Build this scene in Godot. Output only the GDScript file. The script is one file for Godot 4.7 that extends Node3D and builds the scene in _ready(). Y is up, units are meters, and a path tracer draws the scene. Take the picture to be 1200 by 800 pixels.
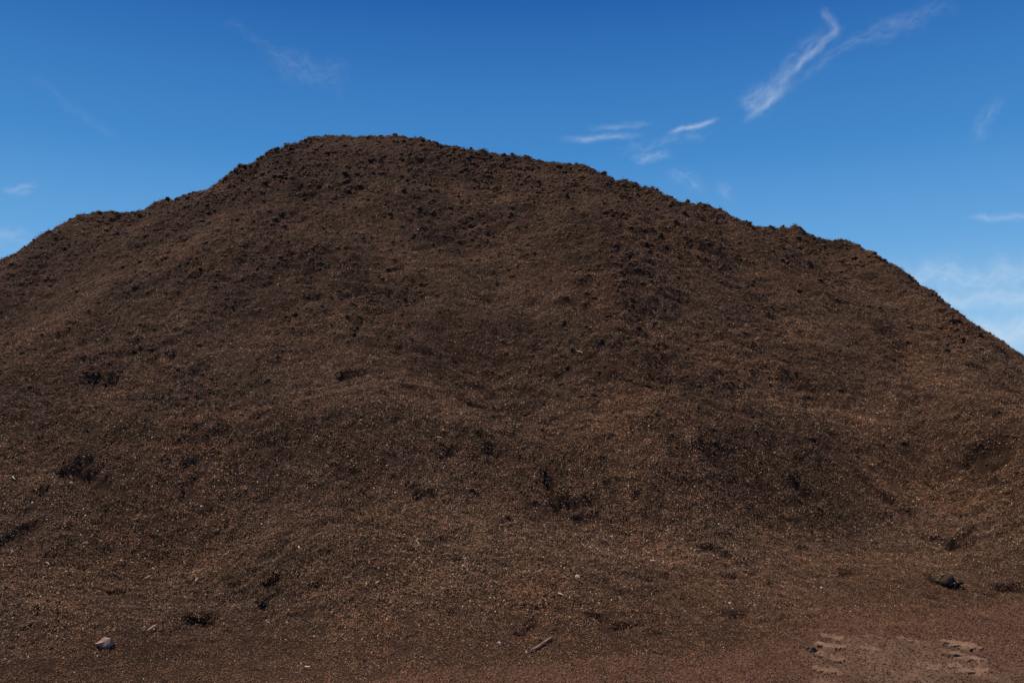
extends Node3D

# A steep heap of dark brown mulch on a compacted earth yard under a deep blue sky.
# Units are metres, y is up, the camera stands at the origin and looks along -z.

const CREST := [-6.30, 1.75, -5.40, 0.42, -7.20, 2.05, -7.40, 0.46, -7.90, 2.35, -9.20, 0.50, -7.90, 2.60, -10.60, 0.52, -7.49, 3.28, -11.80, 0.55, -7.06, 3.54, -11.90, 0.56, -6.71, 3.73, -12.00, 0.57, -6.44, 4.07, -12.10, 0.58, -5.81, 4.13, -12.30, 0.58, -5.15, 4.49, -12.60, 0.59, -4.72, 4.66, -12.70, 0.60, -4.32, 5.05, -12.90, 0.60, -3.57, 5.53, -13.40, 0.60, -3.11, 5.74, -13.60, 0.60, -2.48, 5.80, -13.70, 0.60, -1.91, 5.84, -13.80, 0.60, -1.03, 5.67, -13.80, 0.60, -0.70, 5.47, -13.70, 0.60, 0.00, 5.37, -13.50, 0.59, 0.57, 5.22, -13.30, 0.58, 1.11, 5.08, -13.10, 0.57, 1.58, 4.81, -12.90, 0.56, 2.09, 4.62, -12.70, 0.55, 2.65, 4.30, -12.50, 0.55, 3.26, 4.19, -12.30, 0.54, 3.57, 3.96, -12.10, 0.54]
const SHOULDER := [3.09, 3.92, -14.60, 0.50, 4.27, 4.24, -14.40, 0.50, 4.62, 4.23, -14.30, 0.52, 4.97, 4.22, -14.20, 0.52, 5.23, 4.11, -14.10, 0.52, 5.49, 3.97, -14.00, 0.52, 5.85, 3.92, -13.80, 0.52, 6.23, 3.61, -13.70, 0.52, 6.85, 3.07, -13.50, 0.52, 7.57, 2.47, -13.30, 0.52, 8.27, 1.88, -13.10, 0.50, 9.01, 1.20, -12.80, 0.50, 9.69, 0.55, -12.50, 0.50]

# where the heap's foot meets the yard: x, distance ahead
const FOOT := [Vector2(-8.0, 2.6), Vector2(-3.2, 3.85), Vector2(-1.8, 4.3), Vector2(0.0, 4.68), Vector2(1.0, 4.95), Vector2(2.15, 5.35), Vector2(3.7, 6.0), Vector2(6.0, 6.6)]
const CX0 := -24.0
const CZ0 := -32.0
const CSTEP := 0.15
const CNX := 321
const CNZ := 214

var rng := RandomNumberGenerator.new()
var coarse := PackedFloat32Array()
var n_broad: FastNoiseLite
var n_mid: FastNoiseLite
var n_lump: FastNoiseLite
var n_fine: FastNoiseLite
var n_mask: FastNoiseLite
var n_tone: FastNoiseLite
var n_cell: FastNoiseLite
# hollows where mulch has slipped away: x, z, half length, half width, turn (degrees, 0 = across the slope), depth
const HOLLOWS := [
	[0.300, -6.532, 0.085, 0.035, 70.0, 0.10], [0.344, -6.447, 0.07, 0.035, 60.0, 0.10], [0.458, -6.438, 0.07, 0.03, 15.0, 0.09], [0.347, -6.389, 0.05, 0.035, 10.0, 0.09], [0.536, -6.334, 0.06, 0.035, 40.0, 0.09], [0.608, -6.463, 0.045, 0.03, 0.0, 0.06],
	[-0.168, -6.671, 0.07, 0.045, 5.0, 0.08], [-0.518, -6.587, 0.06, 0.04, 20.0, 0.06], [-1.497, -4.967, 0.05, 0.045, 80.0, 0.09], [-1.837, -4.847, 0.09, 0.05, -20.0, 0.08], [3.176, -6.102, 0.085, 0.06, 10.0, 0.10], [2.492, -6.137, 0.06, 0.05, 30.0, 0.06],
	[3.248, -7.222, 0.15, 0.035, 32.0, 0.10], [3.390, -7.112, 0.12, 0.05, 40.0, 0.06], [-0.342, -7.235, 0.16, 0.05, 12.0, 0.07], [-3.102, -5.866, 0.14, 0.06, -10.0, 0.09], [-2.938, -5.826, 0.08, 0.05, 0.0, 0.07], [-3.260, -5.387, 0.16, 0.06, -50.0, 0.05],
	[4.395, -7.445, 0.22, 0.10, 10.0, 0.13], [2.520, -7.082, 0.09, 0.06, 30.0, 0.08], [1.396, -7.002, 0.09, 0.04, 25.0, 0.07], [1.499, -6.947, 0.06, 0.035, 25.0, 0.06], [0.111, -4.857, 0.04, 0.035, -30.0, 0.055], [0.064, -4.772, 0.035, 0.025, 30.0, 0.05],
	[0.513, -4.937, 0.06, 0.03, 20.0, 0.06], [0.688, -4.908, 0.09, 0.022, -20.0, 0.04], [0.826, -4.888, 0.06, 0.02, 10.0, 0.035], [1.379, -5.218, 0.06, 0.025, 15.0, 0.04], [3.664, -6.022, 0.12, 0.06, 0.0, 0.08], [-0.649, -6.202, 0.10, 0.05, -20.0, 0.06],
	[-3.074, -9.074, 0.16, 0.07, 0.0, 0.09], [-0.554, -10.451, 0.16, 0.07, 0.0, 0.09], [0.601, -8.750, 0.12, 0.06, 10.0, 0.08], [2.222, -8.435, 0.16, 0.06, 30.0, 0.09], [3.003, -8.385, 0.14, 0.06, 25.0, 0.08], [4.295, -8.775, 0.14, 0.06, 30.0, 0.08],
	[1.540, -6.153, 0.13, 0.05, 20.0, 0.06], [-1.503, -5.161, 0.06, 0.045, -20.0, 0.07], [-2.681, -10.979, 0.14, 0.07, 0.0, 0.08], [3.647, -6.661, 0.12, 0.06, 10.0, 0.07], [-1.478, -7.390, 0.13, 0.05, -10.0, 0.06], [-2.821, -6.710, 0.13, 0.05, -10.0, 0.07],
	[-3.565, -7.060, 0.14, 0.06, -15.0, 0.08], [1.174, -7.960, 0.12, 0.05, 30.0, 0.07], [1.681, -6.977, 0.09, 0.045, 30.0, 0.06]]

# the heap's fine grid
var gx := PackedFloat32Array()
var gz := PackedFloat32Array()
var gh := PackedFloat32Array()
var hollow := PackedFloat32Array()  # 0 to 1, how far a point lies inside a hollow


func noise(s: int, wave: float, octaves: int, type := FastNoiseLite.TYPE_SIMPLEX_SMOOTH) -> FastNoiseLite:
	var n := FastNoiseLite.new()
	n.seed = s
	n.noise_type = type
	n.frequency = 1.0 / wave
	n.fractal_type = FastNoiseLite.FRACTAL_FBM if octaves > 1 else FastNoiseLite.FRACTAL_NONE
	n.fractal_octaves = octaves
	n.fractal_gain = 0.55
	return n


func tag(o: Node, label: String, category: String, group := "") -> void:
	o.set_meta("label", label)
	o.set_meta("category", category)
	if group:
		o.set_meta("group", group)


# ---------------------------------------------------------------- heights

func make_coarse() -> void:
	coarse.resize(CNX * CNZ)
	coarse.fill(-20.0)
	for line in [CREST, SHOULDER]:
		var n: int = line.size() / 4 - 1
		for k in n:
			var ax: float = line[k * 4]
			var ah: float = line[k * 4 + 1]
			var az: float = line[k * 4 + 2]
			var a_s: float = line[k * 4 + 3]
			var dx: float = line[k * 4 + 4] - ax
			var dh: float = line[k * 4 + 5] - ah
			var dz: float = line[k * 4 + 6] - az
			var ds: float = line[k * 4 + 7] - a_s
			var flank := 1.9 if line == SHOULDER else lerpf(1.0, 1.5, clampf((ax + 1.0) / 5.0, 0.0, 1.0))
			var il := 1.0 / (dx * dx + dz * dz)
			for j in CNZ:
				var pz := CZ0 + j * CSTEP - az
				var row := j * CNX
				for i in CNX:
					var px := CX0 + i * CSTEP - ax
					var t := clampf((px * dx + pz * dz) * il, 0.0, 1.0)
					var ex := px - dx * t
					var ez := pz - dz * t
					var square := 0.0
					if ex > 0.0:
						ex *= flank
						square = 0.45 if line == SHOULDER else 0.1
					else:
						ex *= 1.5
						square = 0.3
					var v := ah + dh * t - (a_s + ds * t) * (sqrt(ex * ex + ez * ez) + square * minf(absf(ex), absf(ez)))
					if v > coarse[row + i]:
						coarse[row + i] = v


func heap_shape(x: float, z: float) -> float:
	var fx := clampf((x - CX0) / CSTEP, 0.0, CNX - 1.01)
	var fz := clampf((z - CZ0) / CSTEP, 0.0, CNZ - 1.01)
	var i := int(fx)
	var j := int(fz)
	fx -= i
	fz -= j
	var k := j * CNX + i
	return lerpf(lerpf(coarse[k], coarse[k + 1], fx), lerpf(coarse[k + CNX], coarse[k + CNX + 1], fx), fz)


func foot_line(x: float) -> float:
	for k in FOOT.size() - 1:
		if x < FOOT[k + 1].x:
			return lerpf(FOOT[k].y, FOOT[k + 1].y, clampf((x - FOOT[k].x) / (FOOT[k + 1].x - FOOT[k].x), 0.0, 1.0))
	return FOOT[-1].y


func heap_height(x: float, z: float) -> float:
	var c := heap_shape(x, z)
	if c < -1.6:
		return -0.3
	var broad := n_broad.get_noise_2d(x, z)
	# the foot of the slope, where it runs out over the yard
	var past := -z - foot_line(x) + 0.25 * broad
	if past < 5.5:
		var w := maxf(smoothstep(0.3, 5.5, past), smoothstep(3.4, 5.5, absf(x)))
		c = lerpf(0.42 * past, c, w)
	# the bench left where the loader last bit into the foot of the slope
	var b := 1.12 + 0.22 * broad
	var e1 := (c - b) / 0.24
	var e2 := (c - b + 0.5) / 0.24
	var h := c + 0.15 * exp(-e1 * e1) - 0.14 * exp(-e2 * e2)
	h = 0.5 * (h + sqrt(h * h + 0.05)) - 0.075
	var m := clampf(h * 2.5, 0.0, 1.0)
	var mask := clampf(0.30 + 0.75 * n_mask.get_noise_2d(x, z) + 0.14 * (c - 1.4), 0.2, 1.0)
	var cell := n_cell.get_noise_2d(x * 0.75, z * 1.35)
	h += m * (0.15 * broad + 0.075 * n_mid.get_noise_2d(x * 0.8, z * 1.2) + mask * (0.10 * n_lump.get_noise_2d(x * 0.8, z * 1.5) - 0.075 * cell) + (0.012 + 0.026 * mask) * n_fine.get_noise_2d(x, z * 1.3))
	return h


func ground_height(x: float, z: float) -> float:
	return 0.03 * n_mid.get_noise_2d(x * 0.8 + 40.0, z * 0.8) + 0.016 * n_lump.get_noise_2d(x + 60.0, z) + 0.010 * n_fine.get_noise_2d(x, z + 30.0)


func spaced(stops: Array) -> PackedFloat32Array:
	# stops: [from, step], ..., [last]
	var out := PackedFloat32Array()
	for k in stops.size() - 1:
		var a: float = stops[k][0]
		var b: float = stops[k + 1][0]
		var n := int(ceil((b - a) / stops[k][1]))
		for i in n:
			out.append(a + (b - a) * i / n)
	out.append(stops[-1][0])
	return out


func sheet(xs: PackedFloat32Array, zs: PackedFloat32Array, hs: PackedFloat32Array, cs: PackedColorArray, lowest: float, m: Material) -> ArrayMesh:
	var nx := xs.size()
	var nz := zs.size()
	var v := PackedVector3Array()
	var nn := PackedVector3Array()
	v.resize(nx * nz)
	nn.resize(nx * nz)
	for j in nz:
		var j0 := maxi(j - 1, 0)
		var j1 := mini(j + 1, nz - 1)
		var iz := 1.0 / (zs[j1] - zs[j0])
		for i in nx:
			var k := j * nx + i
			var i0 := maxi(i - 1, 0)
			var i1 := mini(i + 1, nx - 1)
			v[k] = Vector3(xs[i], hs[k], zs[j])
			nn[k] = Vector3((hs[j * nx + i0] - hs[j * nx + i1]) / (xs[i1] - xs[i0]), 1.0, (hs[j0 * nx + i] - hs[j1 * nx + i]) * iz).normalized()
	var ix := PackedInt32Array()
	for j in nz - 1:
		for i in nx - 1:
			var k := j * nx + i
			if hs[k] > lowest or hs[k + 1] > lowest or hs[k + nx] > lowest or hs[k + nx + 1] > lowest:
				ix.append_array([k, k + 1, k + nx, k + 1, k + nx + 1, k + nx])
	var a := []
	a.resize(Mesh.ARRAY_MAX)
	a[Mesh.ARRAY_VERTEX] = v
	a[Mesh.ARRAY_NORMAL] = nn
	a[Mesh.ARRAY_COLOR] = cs
	a[Mesh.ARRAY_INDEX] = ix
	var me := ArrayMesh.new()
	me.add_surface_from_arrays(Mesh.PRIMITIVE_TRIANGLES, a)
	me.surface_set_material(0, m)
	return me


# ---------------------------------------------------------------- materials

func grain_texture(s: int, freq: float, dark: Color, light: Color) -> NoiseTexture2D:
	var n := FastNoiseLite.new()
	n.seed = s
	n.noise_type = FastNoiseLite.TYPE_SIMPLEX
	n.frequency = freq
	n.fractal_octaves = 4
	n.fractal_gain = 0.75
	var t := NoiseTexture2D.new()
	t.width = 1024
	t.height = 1024
	t.seamless = true
	t.noise = n
	var g := Gradient.new()
	g.set_color(0, dark)
	g.set_color(1, light)
	t.color_ramp = g
	return t


func soil_material(s: int, tile: float, dark: Color, light: Color) -> StandardMaterial3D:
	var m := StandardMaterial3D.new()
	m.vertex_color_use_as_albedo = true
	m.roughness = 0.95
	m.metallic_specular = 0.25
	m.albedo_texture = grain_texture(s, 0.06, dark, light)
	m.uv1_triplanar = true
	m.uv1_world_triplanar = true
	m.uv1_scale = Vector3.ONE / tile
	return m


func chip_material() -> StandardMaterial3D:
	var m := StandardMaterial3D.new()
	m.vertex_color_use_as_albedo = true
	m.roughness = 0.85
	m.metallic_specular = 0.3
	return m


# ---------------------------------------------------------------- small shapes

func add_shard(st: SurfaceTool, at: Vector3, along: Vector3, up: Vector3, length: float, width: float, bend: float, c: Color) -> void:
	# a splinter: three-sided, tapering, a little bent
	var side := along.cross(up).normalized()
	up = side.cross(along).normalized()
	var tips := [at - along * length * 0.5, at + along * length * 0.5]
	var rows := []
	for k in 2:
		var mid := at + along * length * (-0.22 if k == 0 else 0.24) + up * bend * length
		var w := width * (0.5 if k == 0 else 0.42)
		rows.append([mid + side * w, mid - side * w, mid + up * w * 0.7])
	for k in 3:
		var l := (k + 1) % 3
		for p in [tips[0], rows[0][l], rows[0][k], rows[0][k], rows[0][l], rows[1][l], rows[0][k], rows[1][l], rows[1][k], rows[1][k], rows[1][l], tips[1]]:
			st.set_color(c)
			st.add_vertex(p)


func chip_color(most := 1.0) -> Color:
	var r := rng.randf() * most
	var c: Color
	if r < 0.33:
		c = Color(0.066, 0.036, 0.022)
	elif r < 0.72:
		c = Color(0.21, 0.110, 0.062)
	elif r < 0.87:
		c = Color(0.25, 0.112, 0.060)
	elif r < 0.982:
		c = Color(0.29, 0.172, 0.098)
	else:
		c = Color(0.48, 0.36, 0.22)
	var k := rng.randf_range(0.75, 1.3)
	return Color(c.r * k, c.g * k, c.b * k)


func chip_cluster(n: int, spread: float, size: float, m: Material, most := 1.0) -> ArrayMesh:
	var st := SurfaceTool.new()
	st.begin(Mesh.PRIMITIVE_TRIANGLES)
	st.set_smooth_group(-1)
	for k in n:
		var a := rng.randf() * TAU
		var tilt := rng.randfn(0.0, 0.38)
		var along := Vector3(cos(a) * cos(tilt), sin(tilt), sin(a) * cos(tilt))
		var up := Vector3(rng.randfn(0, 0.4), 1, rng.randfn(0, 0.4)).normalized()
		var l := size * clampf(exp(rng.randfn(0.0, 0.45)), 0.4, 2.6)
		var at := Vector3(rng.randf_range(-spread, spread), rng.randf_range(-0.001, 0.008), rng.randf_range(-spread, spread))
		add_shard(st, at, along, up, l, minf(l * rng.randf_range(0.14, 0.42), 0.009), rng.randf_range(-0.1, 0.14), chip_color(most))
	st.generate_normals()
	var me := st.commit()
	me.surface_set_material(0, m)
	return me


func lump_mesh(s: int, rough: float, squash: Vector3, c: Color, m: Material, chips := 0, rings := 9, segs := 14) -> ArrayMesh:
	# an uneven unit lump (radius about one), with splinters sticking to it if chips > 0
	var n := noise(s, 1.1, 4)
	var st := SurfaceTool.new()
	st.begin(Mesh.PRIMITIVE_TRIANGLES)
	st.set_smooth_group(0 if chips else -1)
	var at := func(i: int, j: int) -> Vector3:
		var th := PI * i / rings
		var ph := TAU * (j % segs) / segs
		var d := Vector3(sin(th) * cos(ph), cos(th), sin(th) * sin(ph))
		return d * squash * (1.0 + rough * n.get_noise_3dv(d))
	for i in rings:
		for j in segs:
			for p in [[i, j], [i, j + 1], [i + 1, j + 1], [i, j], [i + 1, j + 1], [i + 1, j]]:
				var k := 1.0
				st.set_color(Color(c.r * k, c.g * k, c.b * k))
				st.add_vertex(at.call(p[0], p[1]))
	st.generate_normals()
	var me := st.commit()
	if chips:
		var st2 := SurfaceTool.new()
		st2.begin(Mesh.PRIMITIVE_TRIANGLES)
		st2.append_from(me, 0, Transform3D())
		var st3 := SurfaceTool.new()
		st3.begin(Mesh.PRIMITIVE_TRIANGLES)
		st3.set_smooth_group(-1)
		for k in chips:
			var d := Vector3(rng.randfn(), rng.randfn(), rng.randfn()).normalized()
			var p := d * squash * (1.0 + rough * n.get_noise_3dv(d))
			var along := d.cross(Vector3(rng.randfn(), rng.randfn(), rng.randfn())).normalized()
			along = (along + d * rng.randfn(0, 0.35)).normalized()
			add_shard(st3, p + d * 0.02, along, (d + 0.2 * along).normalized(), rng.randf_range(0.2, 0.6), rng.randf_range(0.06, 0.16), 0.08, chip_color())
		st3.generate_normals()
		st2.append_from(st3.commit(), 0, Transform3D())
		me = st2.commit()
	me.surface_set_material(0, m)
	return me


func basis_on(n: Vector3, spin: float) -> Basis:
	var a := Vector3(cos(spin), 0, sin(spin))
	var x := (a - n * a.dot(n)).normalized()
	return Basis(x, n, x.cross(n))


# ---------------------------------------------------------------- sky

func make_sky() -> PanoramaSkyMaterial:
	var w := 4096
	var h := 2048
	var im := Image.create(w, h, false, Image.FORMAT_RGB8)
	# clear air: [degrees up, linear colour]
	var stops := [[0.0, Color(0.40, 0.62, 0.84)], [4.0, Color(0.27, 0.52, 0.80)], [9.0, Color(0.135, 0.375, 0.72)], [15.0, Color(0.062, 0.255, 0.60)], [25.0, Color(0.020, 0.125, 0.42)], [45.0, Color(0.010, 0.072, 0.29)], [90.0, Color(0.008, 0.055, 0.24)]]
	for y in h:
		var up := 90.0 - 180.0 * (y + 0.5) / h
		var c: Color = stops[0][1]
		if up > 0.0:
			for k in stops.size() - 1:
				if up <= stops[k + 1][0]:
					var t: float = (up - stops[k][0]) / (stops[k + 1][0] - stops[k][0])
					c = stops[k][1].lerp(stops[k + 1][1], t)
					break
		im.fill_rect(Rect2i(0, y, w, 1), c.linear_to_srgb())
	# cirrus wisps: azimuth (0 = ahead, right positive), elevation, half length, half width, tilt (all degrees), thickness, raggedness
	var wisps := [
		[21.75, 22.4, 0.95, 0.24, 117.0, 0.17, 0.5], [20.6, 20.75, 1.9, 0.22, 37.0, 0.26, 0.5], [20.1, 21.0, 1.7, 0.45, 37.0, 0.09, 0.8], [18.6, 19.3, 1.3, 0.5, 40.0, 0.12, 0.6], [17.7, 18.5, 1.6, 0.8, 35.0, 0.13, 0.8], [17.6, 17.9, 1.6, 0.24, 36.0, 0.22, 0.5], [16.8, 18.5, 0.9, 0.6, 70.0, 0.14, 0.8], [20.9, 19.9, 1.6, 0.3, 35.0, 0.05, 0.9],
		[26.5, 21.6, 2.4, 0.5, 16.0, 0.07, 0.85], [24.2, 21.4, 3.2, 0.40, 20.0, 0.07, 0.9], [12.7, 16.9, 1.55, 0.15, 11.0, 0.38, 0.35], [6.3, 16.5, 2.5, 0.20, 1.0, 0.22, 0.5], [7.6, 17.2, 2.0, 0.18, 2.0, 0.14, 0.5],
		[9.8, 15.1, 1.3, 0.30, 3.0, 0.20, 0.6], [10.7, 16.0, 3.0, 0.35, 8.0, 0.08, 0.9], [12.3, 13.4, 1.5, 0.45, -25.0, 0.10, 0.9], [14.8, 12.6, 0.5, 0.5, 60.0, 0.08, 0.6],
		[-14.4, 20.4, 2.6, 0.85, -8.0, 0.055, 0.8], [-17.6, 21.7, 2.6, 0.35, -28.0, 0.03, 0.8], [-28.6, 16.3, 3.2, 0.35, -32.0, 0.03, 0.8], [30.6, 15.4, 1.4, 0.5, 55.0, 0.07, 0.8],
		[31.5, 9.6, 1.8, 0.22, -4.0, 0.22, 0.6], [29.0, 6.2, 6.5, 0.9, -1.0, 0.22, 0.5], [30.5, 4.6, 8.0, 0.55, 0.0, 0.26, 0.4], [31.0, 2.6, 9.0, 0.8, 0.0, 0.32, 0.4], [-31.5, 11.2, 0.9, 0.3, 10.0, 0.16, 0.8], [-33.0, 8.2, 2.0, 0.5, 5.0, 0.16, 0.8]]
	var r := RandomNumberGenerator.new()
	r.seed = 77
	for k in 60:
		var az := r.randf_range(38.0, 322.0)
		var el := r.randf_range(1.5, 55.0)
		wisps.append([az, el, r.randf_range(1.0, 5.5), r.randf_range(0.2, 0.8), r.randf_range(-15.0, 50.0) if el > 13.0 else r.randf_range(-4.0, 4.0), r.randf_range(0.07, 0.36), r.randf_range(0.3, 0.9)])
	var fibre := noise(5, 1.0, 4)
	var curl := noise(6, 1.9, 3)
	var k := 0
	for s in wisps:
		k += 1
		var px: float = s[0] / 360.0 * w  # straight ahead (-z) is the picture's edge
		var py: float = (90.0 - s[1]) / 180.0 * h
		var reach: float = (s[2] * 1.3 + s[3] * 2.0) / 360.0 * w
		var stretch: float = 1.0 / cos(deg_to_rad(s[1]))
		var co := cos(deg_to_rad(s[4]))
		var si := sin(deg_to_rad(s[4]))
		for y in range(maxi(0, int(py - reach)), mini(h / 2, int(py + reach) + 1)):
			for x in range(int(px - reach * stretch), int(px + reach * stretch) + 1):
				var dx := (x - px) * 360.0 / w / stretch
				var dy := -(y - py) * 180.0 / h
				var u := dx * co + dy * si
				var v := dy * co - dx * si
				v += 0.9 * s[3] * curl.get_noise_2d(u * 1.0 + k * 31.0, v * 0.5)
				var e: float = (u / s[2]) * (u / s[2])
				var f: float = (v / s[3]) * (v / s[3])
				if e > 2.4 or f > 4.5:
					continue
				var a := exp(-e * e * 1.4 - f * 1.2)
				var n := 0.5 + 0.5 * fibre.get_noise_2d(u * 0.8 + k * 17.0, v * 3.6)
				a *= s[5] * clampf(lerpf(1.0, (n - 0.32) * 3.2, s[6]), 0.0, 1.3)
				if a < 0.004:
					continue
				var xx := posmod(x, w)
				var c := im.get_pixel(xx, y).srgb_to_linear()
				im.set_pixel(xx, y, c.lerp(Color(0.80, 0.86, 0.92), minf(a, 0.9)).linear_to_srgb())
	var sky := PanoramaSkyMaterial.new()
	sky.panorama = ImageTexture.create_from_image(im)
	return sky


# ---------------------------------------------------------------- scene

func _ready() -> void:
	rng.seed = 20240611
	# camera, sky, sun
	var cam := Camera3D.new()
	cam.name = "camera"
	add_child(cam)
	cam.position = Vector3(0, 1.6, 0)
	cam.rotation.x = atan(40.0 / 950.0)
	cam.fov = rad_to_deg(2.0 * atan(400.0 / 950.0))
	cam.near = 0.05
	cam.far = 9000.0
	cam.current = true
	var env := Environment.new()
	env.background_mode = Environment.BG_SKY
	env.sky = Sky.new()
	env.sky.sky_material = make_sky()
	env.tonemap_mode = Environment.TONE_MAPPER_LINEAR
	env.tonemap_exposure = 1.0
	env.sdfgi_enabled = true
	env.ssao_enabled = true
	env.ssil_enabled = true
	var we := WorldEnvironment.new()
	we.name = "world_environment"
	we.environment = env
	add_child(we)
	var sun := DirectionalLight3D.new()
	sun.name = "sun"
	sun.light_color = Color(1.0, 0.955, 0.88)
	sun.light_energy = 1.6
	sun.light_angular_distance = 0.5
	sun.shadow_enabled = true
	add_child(sun)
	sun.look_at_from_position(Vector3(-0.40, 0.85, -0.08), Vector3.ZERO, Vector3.FORWARD)
	print("sky ", Time.get_ticks_msec())

	n_broad = noise(11, 3.4, 2)
	n_mid = noise(12, 1.05, 2)
	n_lump = noise(13, 0.34, 3)
	n_fine = noise(14, 0.10, 3)
	n_mask = noise(15, 2.3, 2)
	n_tone = noise(16, 1.7, 4)
	n_cell = noise(17, 0.19, 1, FastNoiseLite.TYPE_CELLULAR)
	n_cell.cellular_return_type = FastNoiseLite.RETURN_DISTANCE
	n_cell.cellular_jitter = 1.0
	n_cell.domain_warp_enabled = false

	make_coarse()
	print("coarse ", Time.get_ticks_msec())
	build_ground()
	print("ground ", Time.get_ticks_msec())
	build_heap()
	print("heap ", Time.get_ticks_msec())
	build_chips()
	print("chips ", Time.get_ticks_msec())
	build_items()


func build_ground() -> void:
	var xs := spaced([[-4000.0, 800.0], [-800.0, 100.0], [-100.0, 10.0], [-20.0, 1.0], [-6.0, 0.1], [-4.5, 0.02], [5.5, 0.1], [7.0, 1.0], [20.0, 10.0], [100.0, 100.0], [800.0, 800.0], [4000.0]])
	var zs := spaced([[-4000.0, 800.0], [-800.0, 100.0], [-100.0, 10.0], [-20.0, 1.0], [-8.0, 0.1], [-6.8, 0.02], [-2.6, 0.1], [0.0, 1.0], [20.0, 10.0], [100.0, 100.0], [800.0, 800.0], [4000.0]])
	var hs := PackedFloat32Array()
	var cs := PackedColorArray()
	for z in zs:
		for x in xs:
			hs.append(ground_height(x, z) if absf(x) < 100.0 and absf(z) < 100.0 else 0.0)
			var t := 1.0 + 0.45 * n_tone.get_noise_2d(x, z)
			# dry tan earth pressed smooth by the tyre
			var ex := (x - 2.20) / 0.66
			var ez := (z + 4.58) / 0.52
			var tan_soil := clampf((1.0 - sqrt(ex * ex + ez * ez) + 0.55 * n_lump.get_noise_2d(x * 1.3, z * 1.3) + 0.25 * n_fine.get_noise_2d(x, z)) * 3.0, 0.0, 1.0) if absf(ex) < 2.0 and absf(ez) < 2.0 else 0.0
			cs.append(Color(0.14 * t, 0.075 * t, 0.051 * t).lerp(Color(0.23 * t, 0.145 * t, 0.098 * t), tan_soil))
	var m := soil_material(31, 0.5, Color(0.40, 0.36, 0.34), Color(1.0, 1.0, 1.0))
	var g := MeshInstance3D.new()
	g.name = "ground"
	g.mesh = sheet(xs, zs, hs, cs, -9.0, m)
	g.set_meta("kind", "structure")
	add_child(g)


var heap: Node3D

func build_heap() -> void:
	gx = spaced([[-24.0, 0.5], [-12.0, 0.12], [-9.5, 0.02], [9.5, 0.12], [12.0, 0.5], [24.0]])
	gz = spaced([[-30.0, 0.5], [-18.0, 0.15], [-15.3, 0.026], [-11.0, 0.021], [-7.5, 0.015], [-3.2, 0.08], [1.0]])
	var nx := gx.size()
	var nz := gz.size()
	gh.resize(nx * nz)
	hollow.resize(nx * nz)
	var cs := PackedColorArray()
	cs.resize(nx * nz)
	for j in nz:
		var z := gz[j]
		for i in nx:
			var x := gx[i]
			gh[j * nx + i] = heap_height(x, z)
			var t := 1.0 + 0.5 * n_tone.get_noise_2d(x, z)
			cs[j * nx + i] = Color(0.062 * t, 0.033 * t, 0.020 * t)
	var all := HOLLOWS.duplicate()
	var r := RandomNumberGenerator.new()
	r.seed = 4242
	for k in 800:
		var z := r.randf_range(-14.2, -4.9)
		var x := r.randf_range(-0.75, 0.75) * -z
		if n_mask.get_noise_2d(x + 50.0, z) < r.randf_range(-0.5, 0.25):
			continue
		var big := r.randf_range(0.6, 1.3) * (0.55 + 0.055 * -z)
		all.append([x, z, 0.05 * big * r.randf_range(0.6, 1.8), 0.030 * big, r.randf_range(-35.0, 35.0), r.randf_range(0.015, 0.055) * big])
	for k in all.size():
		var d: Array = all[k]
		carve([d[0], d[1], d[2] * 1.1, d[3] * 1.15, d[4], d[5]] if k < HOLLOWS.size() else d)
	heap = Node3D.new()
	heap.name = "mulch_pile"
	add_child(heap)
	tag(heap, "tall steep pile of dark brown shredded mulch under the blue sky", "pile")
	var o := MeshInstance3D.new()
	o.name = "mound"
	o.mesh = sheet(gx, gz, gh, cs, -0.12, soil_material(33, 0.45, Color(0.45, 0.42, 0.40), Color(1, 1, 1)))
	heap.add_child(o)


func carve(d: Array) -> void:
	var reach: float = d[2] * 1.5 + 0.03
	var co := cos(deg_to_rad(d[4]))
	var si := sin(deg_to_rad(d[4]))
	for j in range(gz.bsearch(d[1] - reach), gz.bsearch(d[1] + reach)):
		for i in range(gx.bsearch(d[0] - reach), gx.bsearch(d[0] + reach)):
			var ox: float = gx[i] - d[0] + 0.03 * n_fine.get_noise_2d(gx[i] * 0.7, gz[j] * 0.7)
			var oz: float = gz[j] - d[1] + 0.03 * n_fine.get_noise_2d(gx[i] * 0.7 + 9.0, gz[j] * 0.7)
			var u: float = (ox * co + oz * si) / d[2]
			var w: float = (oz * co - ox * si) / d[3]
			var q := u * u + w * w
			var deep := exp(-q * q * q)
			var at := j * gx.size() + i
			gh[at] -= d[5] * deep
			hollow[at] = maxf(hollow[at], deep)


func surface_at(x: float, z: float) -> float:
	var i := gx.bsearch(x) - 1
	var j := gz.bsearch(z) - 1
	return maxf(heap_at(i, j, (x - gx[i]) / (gx[i + 1] - gx[i]), (z - gz[j]) / (gz[j + 1] - gz[j])), ground_height(x, z))


func slope_at(x: float, z: float) -> Vector3:
	var e := 0.05
	return Vector3(surface_at(x - e, z) - surface_at(x + e, z), 2.0 * e, surface_at(x, z - e) - surface_at(x, z + e)).normalized()


func heap_at(i: int, j: int, u: float, v: float) -> float:
	var k := j * gx.size() + i
	var nx := gx.size()
	return lerpf(lerpf(gh[k], gh[k + 1], u), lerpf(gh[k + nx], gh[k + nx + 1], u), v)


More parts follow.
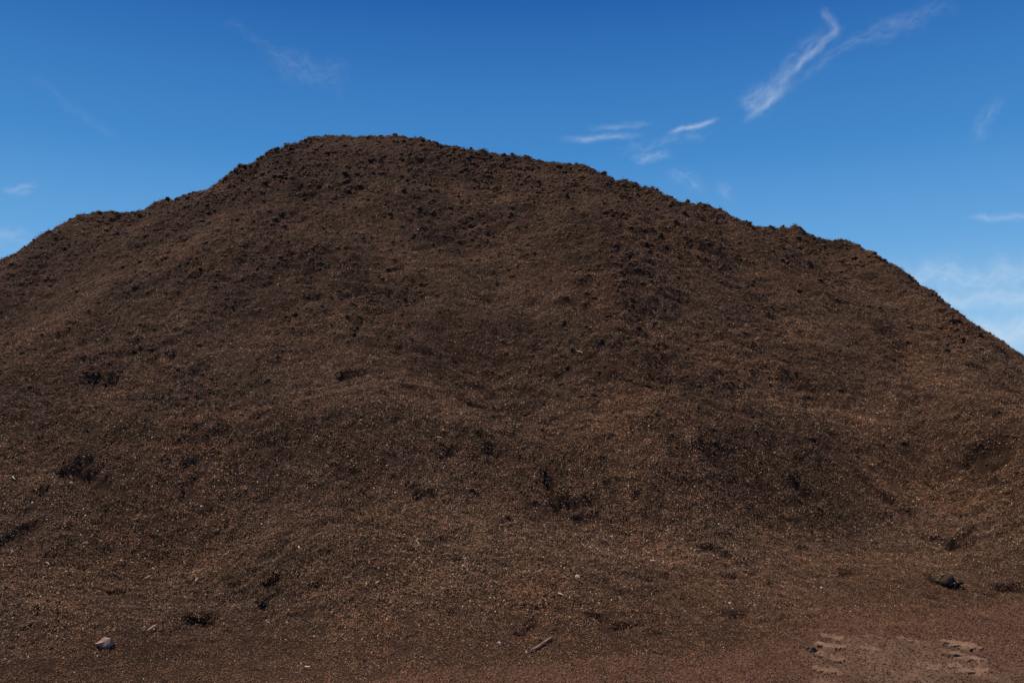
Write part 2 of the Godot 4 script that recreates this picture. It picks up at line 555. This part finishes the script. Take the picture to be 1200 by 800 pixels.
func build_chips() -> void:
	var m := chip_material()
	var i0 := gx.bsearch(-9.5)
	var i1 := gx.bsearch(9.5)
	var j0 := gz.bsearch(-15.3)
	var j1 := gz.bsearch(-3.2)
	var nx := gx.size()
	var kinds := 10
	var places: Array = []
	var tints: Array = []
	for k in kinds:
		places.append([])
		tints.append([])
	var on_ground: Array = []
	var ground_tints: Array = []
	for k in 330000:
		var i := rng.randi_range(i0, i1 - 1)
		var j := rng.randi_range(j0, j1 - 1)
		var u := rng.randf()
		var v := rng.randf()
		var x := lerpf(gx[i], gx[i + 1], u)
		var z := lerpf(gz[j], gz[j + 1], v)
		var y := heap_at(i, j, u, v)
		if z < -5.0 and absf(x) > 0.78 * -z + 1.2:
			continue
		var g := ground_height(x, z)
		if y > g - 0.004 and rng.randf() < 0.35 + (y - g) * 4.0 and rng.randf() > 0.9 * hollow[j * gx.size() + i] - 0.2:
			var a := j * nx + i
			var n := Vector3((gh[a] - gh[a + 1]) / (gx[i + 1] - gx[i]), 1.0, (gh[a] - gh[a + nx]) / (gz[j + 1] - gz[j])).normalized()
			var s := rng.randf_range(0.75, 1.25) * clampf(0.62 + (y - g) * 1.3, 0.62, 1.0)
			var t := 1.0 + 0.42 * n_tone.get_noise_2d(x, z) + rng.randf_range(-0.34, 0.34)
			var red := 0.10 * n_mask.get_noise_2d(x * 1.7 + 90.0, z * 1.7)
			places[k % kinds].append(Transform3D(basis_on(n, rng.randf() * TAU).scaled(Vector3.ONE * s), Vector3(x, y, z)))
			tints[k % kinds].append(Color(t * (1.0 + red), t, t * (1.0 - red)))
		elif rng.randf() < 0.05 + 0.95 * exp((y - g) * 9.0):
			on_ground.append(Transform3D(basis_on(Vector3.UP, rng.randf() * TAU).scaled(Vector3.ONE * rng.randf_range(0.5, 0.9)), Vector3(x, g, z)))
			var t := rng.randf_range(0.5, 0.95)
			ground_tints.append(Color(t, t, t))
	for k in kinds:
		# some kinds hold coarser shreds
		scatter("shredded_mulch", chip_cluster(10, 0.042, 0.019, m) if k % 4 == 3 else chip_cluster(26, 0.042, 0.0092, m), places[k], tints[k], heap)
	scatter("loose_mulch", chip_cluster(9, 0.06, 0.009, m), on_ground, ground_tints, get_node("ground"))
	# fine shreds trodden into the yard
	var fine_places: Array = []
	var fine_tints: Array = []
	for k in 70000:
		var x := rng.randf_range(-3.6, 5.4)
		var z := rng.randf_range(-6.8, -3.2)
		var g := ground_height(x, z)
		var over := surface_at(x, z) - g
		if over > rng.randf_range(0.0, 0.22) or absf(x) > 0.72 * -z + 0.6:
			continue
		var ex := (x - 2.20) / 0.62
		var ez := (z + 4.62) / 0.48
		if ex * ex + ez * ez < 1.0 and rng.randf() < 0.7:
			continue
		var t := rng.randf_range(0.65, 1.15)
		fine_places.append(Transform3D(basis_on(Vector3.UP, rng.randf() * TAU).scaled(Vector3.ONE * rng.randf_range(0.7, 1.2)), Vector3(x, g + maxf(over, 0.0), z)))
		fine_tints.append(Color(t, t * 0.93, t * 0.96))
	for k in 2:
		scatter("trodden_mulch", chip_cluster(15, 0.04, 0.0065, m, 0.985), fine_places.slice(k * fine_places.size() / 2, (k + 1) * fine_places.size() / 2), fine_tints.slice(k * fine_places.size() / 2, (k + 1) * fine_places.size() / 2), get_node("ground"))
	# crumbs of earth on the yard
	var crumb_places: Array = []
	var crumb_tints: Array = []
	for k in 30000:
		var x := rng.randf_range(-3.5, 5.0)
		var z := rng.randf_range(-6.4, -3.0)
		var g := ground_height(x, z)
		if surface_at(x, z) > g + 0.02:
			continue
		var s := minf(0.003 * exp(rng.randfn(0.0, 0.5)), 0.008)
		crumb_places.append(Transform3D(Basis(Vector3.UP, rng.randf() * TAU).scaled(Vector3.ONE * s), Vector3(x, g + s * 0.3, z)))
		var t := rng.randf_range(0.45, 1.25)
		crumb_tints.append(Color(t, t, t))
	scatter("earth_crumbs", lump_mesh(61, 0.8, Vector3(1.1, 0.8, 0.95), Color(0.16, 0.09, 0.064), m, 0, 5, 7), crumb_places, crumb_tints, get_node("ground"))
	# clods
	for kind in 4:
		var pl: Array = []
		var ti: Array = []
		for k in 22000:
			var i := rng.randi_range(i0, i1 - 1)
			var j := rng.randi_range(j0, j1 - 1)
			var x := gx[i]
			var z := gz[j]
			var y := gh[j * nx + i]
			if z > -6.5 or y < ground_height(x, z) + 0.1 or absf(x) > 0.78 * -z + 1.2:
				continue
			var mask := 0.6 * n_mask.get_noise_2d(x, z) + 0.20 * (y - 2.0)
			if mask < rng.randf_range(-0.3, 0.9):
				continue
			var s := 0.0017 * -z * minf(exp(rng.randfn(0.0, 0.35)), 1.7)
			var t := rng.randf_range(0.7, 1.2)
			pl.append(Transform3D(Basis(Vector3.UP, rng.randf() * TAU).scaled(Vector3.ONE * s), Vector3(x, y - s * 0.1, z)))
			ti.append(Color(t, t, t))
		scatter("clods", lump_mesh(50 + kind, 0.75, Vector3(1.25, 0.75, 0.9), Color(0.065, 0.034, 0.021), m, 120), pl, ti, heap)


func scatter(called: String, me: Mesh, where: Array, tint: Array, parent: Node) -> void:
	var mm := MultiMesh.new()
	mm.transform_format = MultiMesh.TRANSFORM_3D
	mm.use_colors = true
	mm.mesh = me
	mm.instance_count = where.size()
	for i in where.size():
		mm.set_instance_transform(i, where[i])
		mm.set_instance_color(i, tint[i])
	var o := MultiMeshInstance3D.new()
	o.name = called
	o.multimesh = mm
	o.set_meta("kind", "stuff")
	parent.add_child(o, true)


# ---------------------------------------------------------------- things lying about

func plain(c: Color, rough: float) -> StandardMaterial3D:
	var m := StandardMaterial3D.new()
	m.vertex_color_use_as_albedo = true
	m.roughness = rough
	var t := grain_texture(int(c.r * 900.0), 0.03, Color(0.62, 0.58, 0.55), Color(1, 1, 1))
	t.width = 256
	t.height = 256
	m.albedo_texture = t
	m.uv1_triplanar = true
	m.uv1_scale = Vector3.ONE * 9.0
	return m


func rest(o: Node3D, x: float, z: float, turn: float, lift: float, size := 1.0) -> void:
	add_child(o, true)
	o.transform = Transform3D(basis_on(slope_at(x, z), turn).scaled(Vector3.ONE * size), Vector3(x, surface_at(x, z) + lift, z))


func tube(points: Array, radii: Array, c: Color, m: Material, s: int) -> ArrayMesh:
	var n := noise(s, 0.02, 2)
	var st := SurfaceTool.new()
	st.begin(Mesh.PRIMITIVE_TRIANGLES)
	st.set_smooth_group(-1)
	var sides := 9
	var rings := []
	for k in points.size():
		var ring := []
		for a in sides:
			var d := Vector3(0, cos(TAU * a / sides), sin(TAU * a / sides))
			ring.append(points[k] + d * radii[k] * (1.0 + 0.45 * n.get_noise_3dv(points[k] + d * 0.02)))
		rings.append(ring)
	for k in points.size() - 1:
		for a in sides:
			var b := (a + 1) % sides
			for p in [rings[k][a], rings[k + 1][b], rings[k][b], rings[k][a], rings[k + 1][a], rings[k + 1][b]]:
				st.set_color(c)
				st.add_vertex(p)
	for a in sides:
		var b := (a + 1) % sides
		for p in [points[0], rings[0][a], rings[0][b], points[-1], rings[-1][b], rings[-1][a]]:
			st.set_color(c)
			st.add_vertex(p)
	st.generate_normals()
	var me := st.commit()
	me.surface_set_material(0, m)
	return me


func tread_print(x: float, z: float, turn: float, half_length: float, half_width: float, high: float, m: Material) -> void:
	# a block of earth left standing between the lugs of a tyre
	var n := noise(int(x * 1000.0), 0.05, 3)
	var segs := 44
	var jag := noise(int(z * 1000.0), 0.022, 2)
	var prof := [[0.0, 1.0], [0.3, 1.0], [0.5, 1.0], [0.68, 1.0], [0.84, 1.0], [0.92, 0.95], [1.04, -0.4]]
	var st := SurfaceTool.new()
	st.begin(Mesh.PRIMITIVE_TRIANGLES)
	st.set_smooth_group(-1)
	var co := cos(turn)
	var si := sin(turn)
	var point := func(k: int, a: int) -> Vector3:
		var t := TAU * (a % segs) / segs
		var ca := cos(t)
		var sa := sin(t)
		var u: float = signf(ca) * pow(absf(ca), 0.55) * half_length * prof[k][0]
		var w: float = signf(sa) * pow(absf(sa), 0.55) * half_width * prof[k][0]
		var e := 1.0 + 0.30 * n.get_noise_2d(u * 2.5, w * 2.5) + 0.22 * jag.get_noise_2d(u, w)
		u *= e
		w *= e
		var px := u * co - w * si
		var pz := u * si + w * co
		var rise: float = prof[k][1] * (1.0 if prof[k][1] < 0.0 else clampf(0.45 + 0.55 * w / half_width, 0.0, 1.0))
		return Vector3(px, 0.62 * high * rise + 0.005 * jag.get_noise_2d(px, pz) + 0.009 * n.get_noise_2d(px * 1.5 + 3.0, pz * 1.5) + ground_height(x + px, z + pz), pz)
	for k in prof.size() - 1:
		for a in segs:
			for p in [[k, a], [k + 1, a], [k + 1, a + 1], [k, a], [k + 1, a + 1], [k, a + 1]]:
				var q: Vector3 = point.call(p[0], p[1])
				var t := 1.0 + 0.4 * n_tone.get_noise_2d((x + q.x) * 3.0, (z + q.z) * 3.0)
				st.set_color(Color(0.25 * t, 0.158 * t, 0.106 * t))
				st.add_vertex(q)
	st.generate_normals()
	var o := MeshInstance3D.new()
	o.name = "tread_print"
	o.mesh = st.commit()
	o.mesh.surface_set_material(0, m)
	get_node("ground").add_child(o, true)
	o.position = Vector3(x, 0, z)


func build_items() -> void:
	var earth := soil_material(35, 0.4, Color(0.66, 0.62, 0.6), Color(1, 1, 1))
	for p in [[1.95, -5.00, 0.55, 0.07, 0.045, 0.022], [1.88, -4.83, 0.6, 0.09, 0.055, 0.030], [1.81, -4.66, 0.62, 0.085, 0.055, 0.024], [1.72, -4.48, 0.66, 0.085, 0.055, 0.020], [1.64, -4.30, 0.66, 0.08, 0.05, 0.018], [2.08, -4.78, 0.5, 0.055, 0.045, 0.012], [2.03, -4.60, 0.5, 0.06, 0.04, 0.010], [2.66, -4.86, 0.62, 0.11, 0.07, 0.032], [2.57, -4.66, 0.62, 0.115, 0.07, 0.032], [2.47, -4.46, 0.62, 0.10, 0.06, 0.020], [2.40, -4.94, 0.5, 0.08, 0.04, 0.012], [2.28, -4.52, 0.55, 0.07, 0.045, 0.010]]:
		tread_print(p[0], p[1], p[2], p[3], p[4] * 1.2, p[5], earth)

	var stone := MeshInstance3D.new()
	stone.name = "stone"
	stone.mesh = lump_mesh(71, 0.9, Vector3(0.040, 0.025, 0.028), Color(0.50, 0.31, 0.245), plain(Color(0.50, 0.31, 0.245), 0.9), 0, 6, 8)
	tag(stone, "pinkish grey angular stone lying on the mulch at the foot of the pile", "stone")
	rest(stone, -2.226, -4.491, 2.9, 0.014)

	var pebble := MeshInstance3D.new()
	pebble.name = "white_pebble"
	pebble.mesh = lump_mesh(72, 0.5, Vector3(0.016, 0.012, 0.013), Color(0.85, 0.82, 0.76), plain(Color(0.85, 0.82, 0.76), 0.6), 0, 7, 9)
	tag(pebble, "bright white pebble, the whitest spot low on the mulch slope", "pebble")
	rest(pebble, 0.426, -5.321, 0.4, 0.008)

	var stick := MeshInstance3D.new()
	stick.name = "stick"
	var pts := []
	var radii := []
	for k in 8:
		var t := k / 7.0
		pts.append(Vector3((t - 0.5) * 0.175, 0.004 * sin(t * 3.1), 0.006 * sin(t * 4.5)))
		radii.append(lerpf(0.0075, 0.010, t))
	stick.mesh = tube(pts, radii, Color(0.30, 0.175, 0.12), plain(Color(0.30, 0.175, 0.12), 0.9), 73)
	tag(stick, "short thick pale brown stick lying at the foot of the pile", "stick")
	rest(stick, 0.165, -4.689, -0.75, 0.010)

	var clod := MeshInstance3D.new()
	clod.name = "soil_clod"
	clod.mesh = lump_mesh(74, 0.8, Vector3(0.026, 0.02, 0.023), Color(0.07, 0.05, 0.042), plain(Color(0.07, 0.05, 0.042), 0.95), 0, 9, 12)
	tag(clod, "dark clod of soil on the ground beside the tan tyre prints", "clod")
	rest(clod, 1.732, -4.771, 1.0, 0.012)

	var wet := MeshInstance3D.new()
	wet.name = "mulch_clod"
	wet.mesh = lump_mesh(78, 0.9, Vector3(1.3, 0.7, 0.9), Color(0.035, 0.02, 0.014), chip_material(), 60, 12, 18)
	tag(wet, "flat dark wet clump of mulch at the foot of the slope past the tyre prints", "clod")
	rest(wet, 3.18, -6.02, 0.3, 0.02, 0.07)

	var pale := plain(Color(0.66, 0.58, 0.48), 0.7)
	var small := lump_mesh(75, 0.6, Vector3(0.009, 0.007, 0.008), Color(0.66, 0.58, 0.48), pale, 0, 6, 8)
	for p in [[-0.073, -4.709, 1.3], [-2.017, -5.240, 1.1], [2.207, -5.844, 1.0], [-0.314, -5.481, 1.0], [-2.226, -5.853, 1.1], [-3.129, -5.786, 1.0], [-1.179, -10.112, 1.6], [1.42, -5.35, 0.9]]:
		var o := MeshInstance3D.new()
		o.name = "pale_pebble"
		o.mesh = small
		var where := {-0.073: "buff pebble on the mulch beside the short brown stick", -1.179: "buff pebble high on the slope below the summit", 2.207: "buff pebble on the slope uphill of the tyre prints"}
		tag(o, where[p[0]], "pebble", "pale pebbles in the mulch") if where.has(p[0]) else tag(o, "tiny buff pebble half sunk in the mulch slope", "pebble", "pale pebbles in the mulch")
		rest(o, p[0], p[1], p[0] * 7.0, 0.005, p[2])

	var wood := chip_material()
	for p in [[-0.644, -5.568, 1.0, 0.075], [-2.041, -4.660, -1.1, 0.075], [-2.364, -5.320, -0.9, 0.05], [-5.389, -10.939, -0.8, 0.13], [0.671, -8.058, 0.9, 0.10], [-2.934, -5.170, 0.6, 0.05], [0.302, -5.098, 0.8, 0.05], [-1.403, -5.383, 1.2, 0.05], [-0.593, -6.653, 0.2, 0.06], [-2.837, -5.442, -0.4, 0.05], [-0.834, -5.074, -1.0, 0.045], [-1.098, -4.415, 0.3, 0.04], [1.006, -5.852, 0.4, 0.05], [-3.528, -5.767, 0.7, 0.06]]:
		var st := SurfaceTool.new()
		st.begin(Mesh.PRIMITIVE_TRIANGLES)
		st.set_smooth_group(-1)
		add_shard(st, Vector3.ZERO, Vector3(1, 0.12, 0).normalized(), Vector3.UP, p[3], 0.0075, 0.06, Color(0.62, 0.49, 0.34))
		st.generate_normals()
		var o := MeshInstance3D.new()
		o.name = "wood_splinter"
		o.mesh = st.commit()
		o.mesh.surface_set_material(0, wood)
		var where := {-2.041: "pale wood splinter on the mulch uphill of the pinkish stone", -5.389: "long pale splinter just below the low knoll on the crest", 0.671: "lone pale splinter halfway up the middle of the slope", 0.302: "pale splinter just downhill of the bright white pebble", -1.098: "short splinter on the last mulch before the bare earth"}
		tag(o, where[p[0]], "splinter", "pale splinters on the slope") if where.has(p[0]) else tag(o, "thin pale wood splinter lying loose on the mulch slope", "splinter", "pale splinters on the slope")
		rest(o, p[0], p[1], p[2], 0.016)
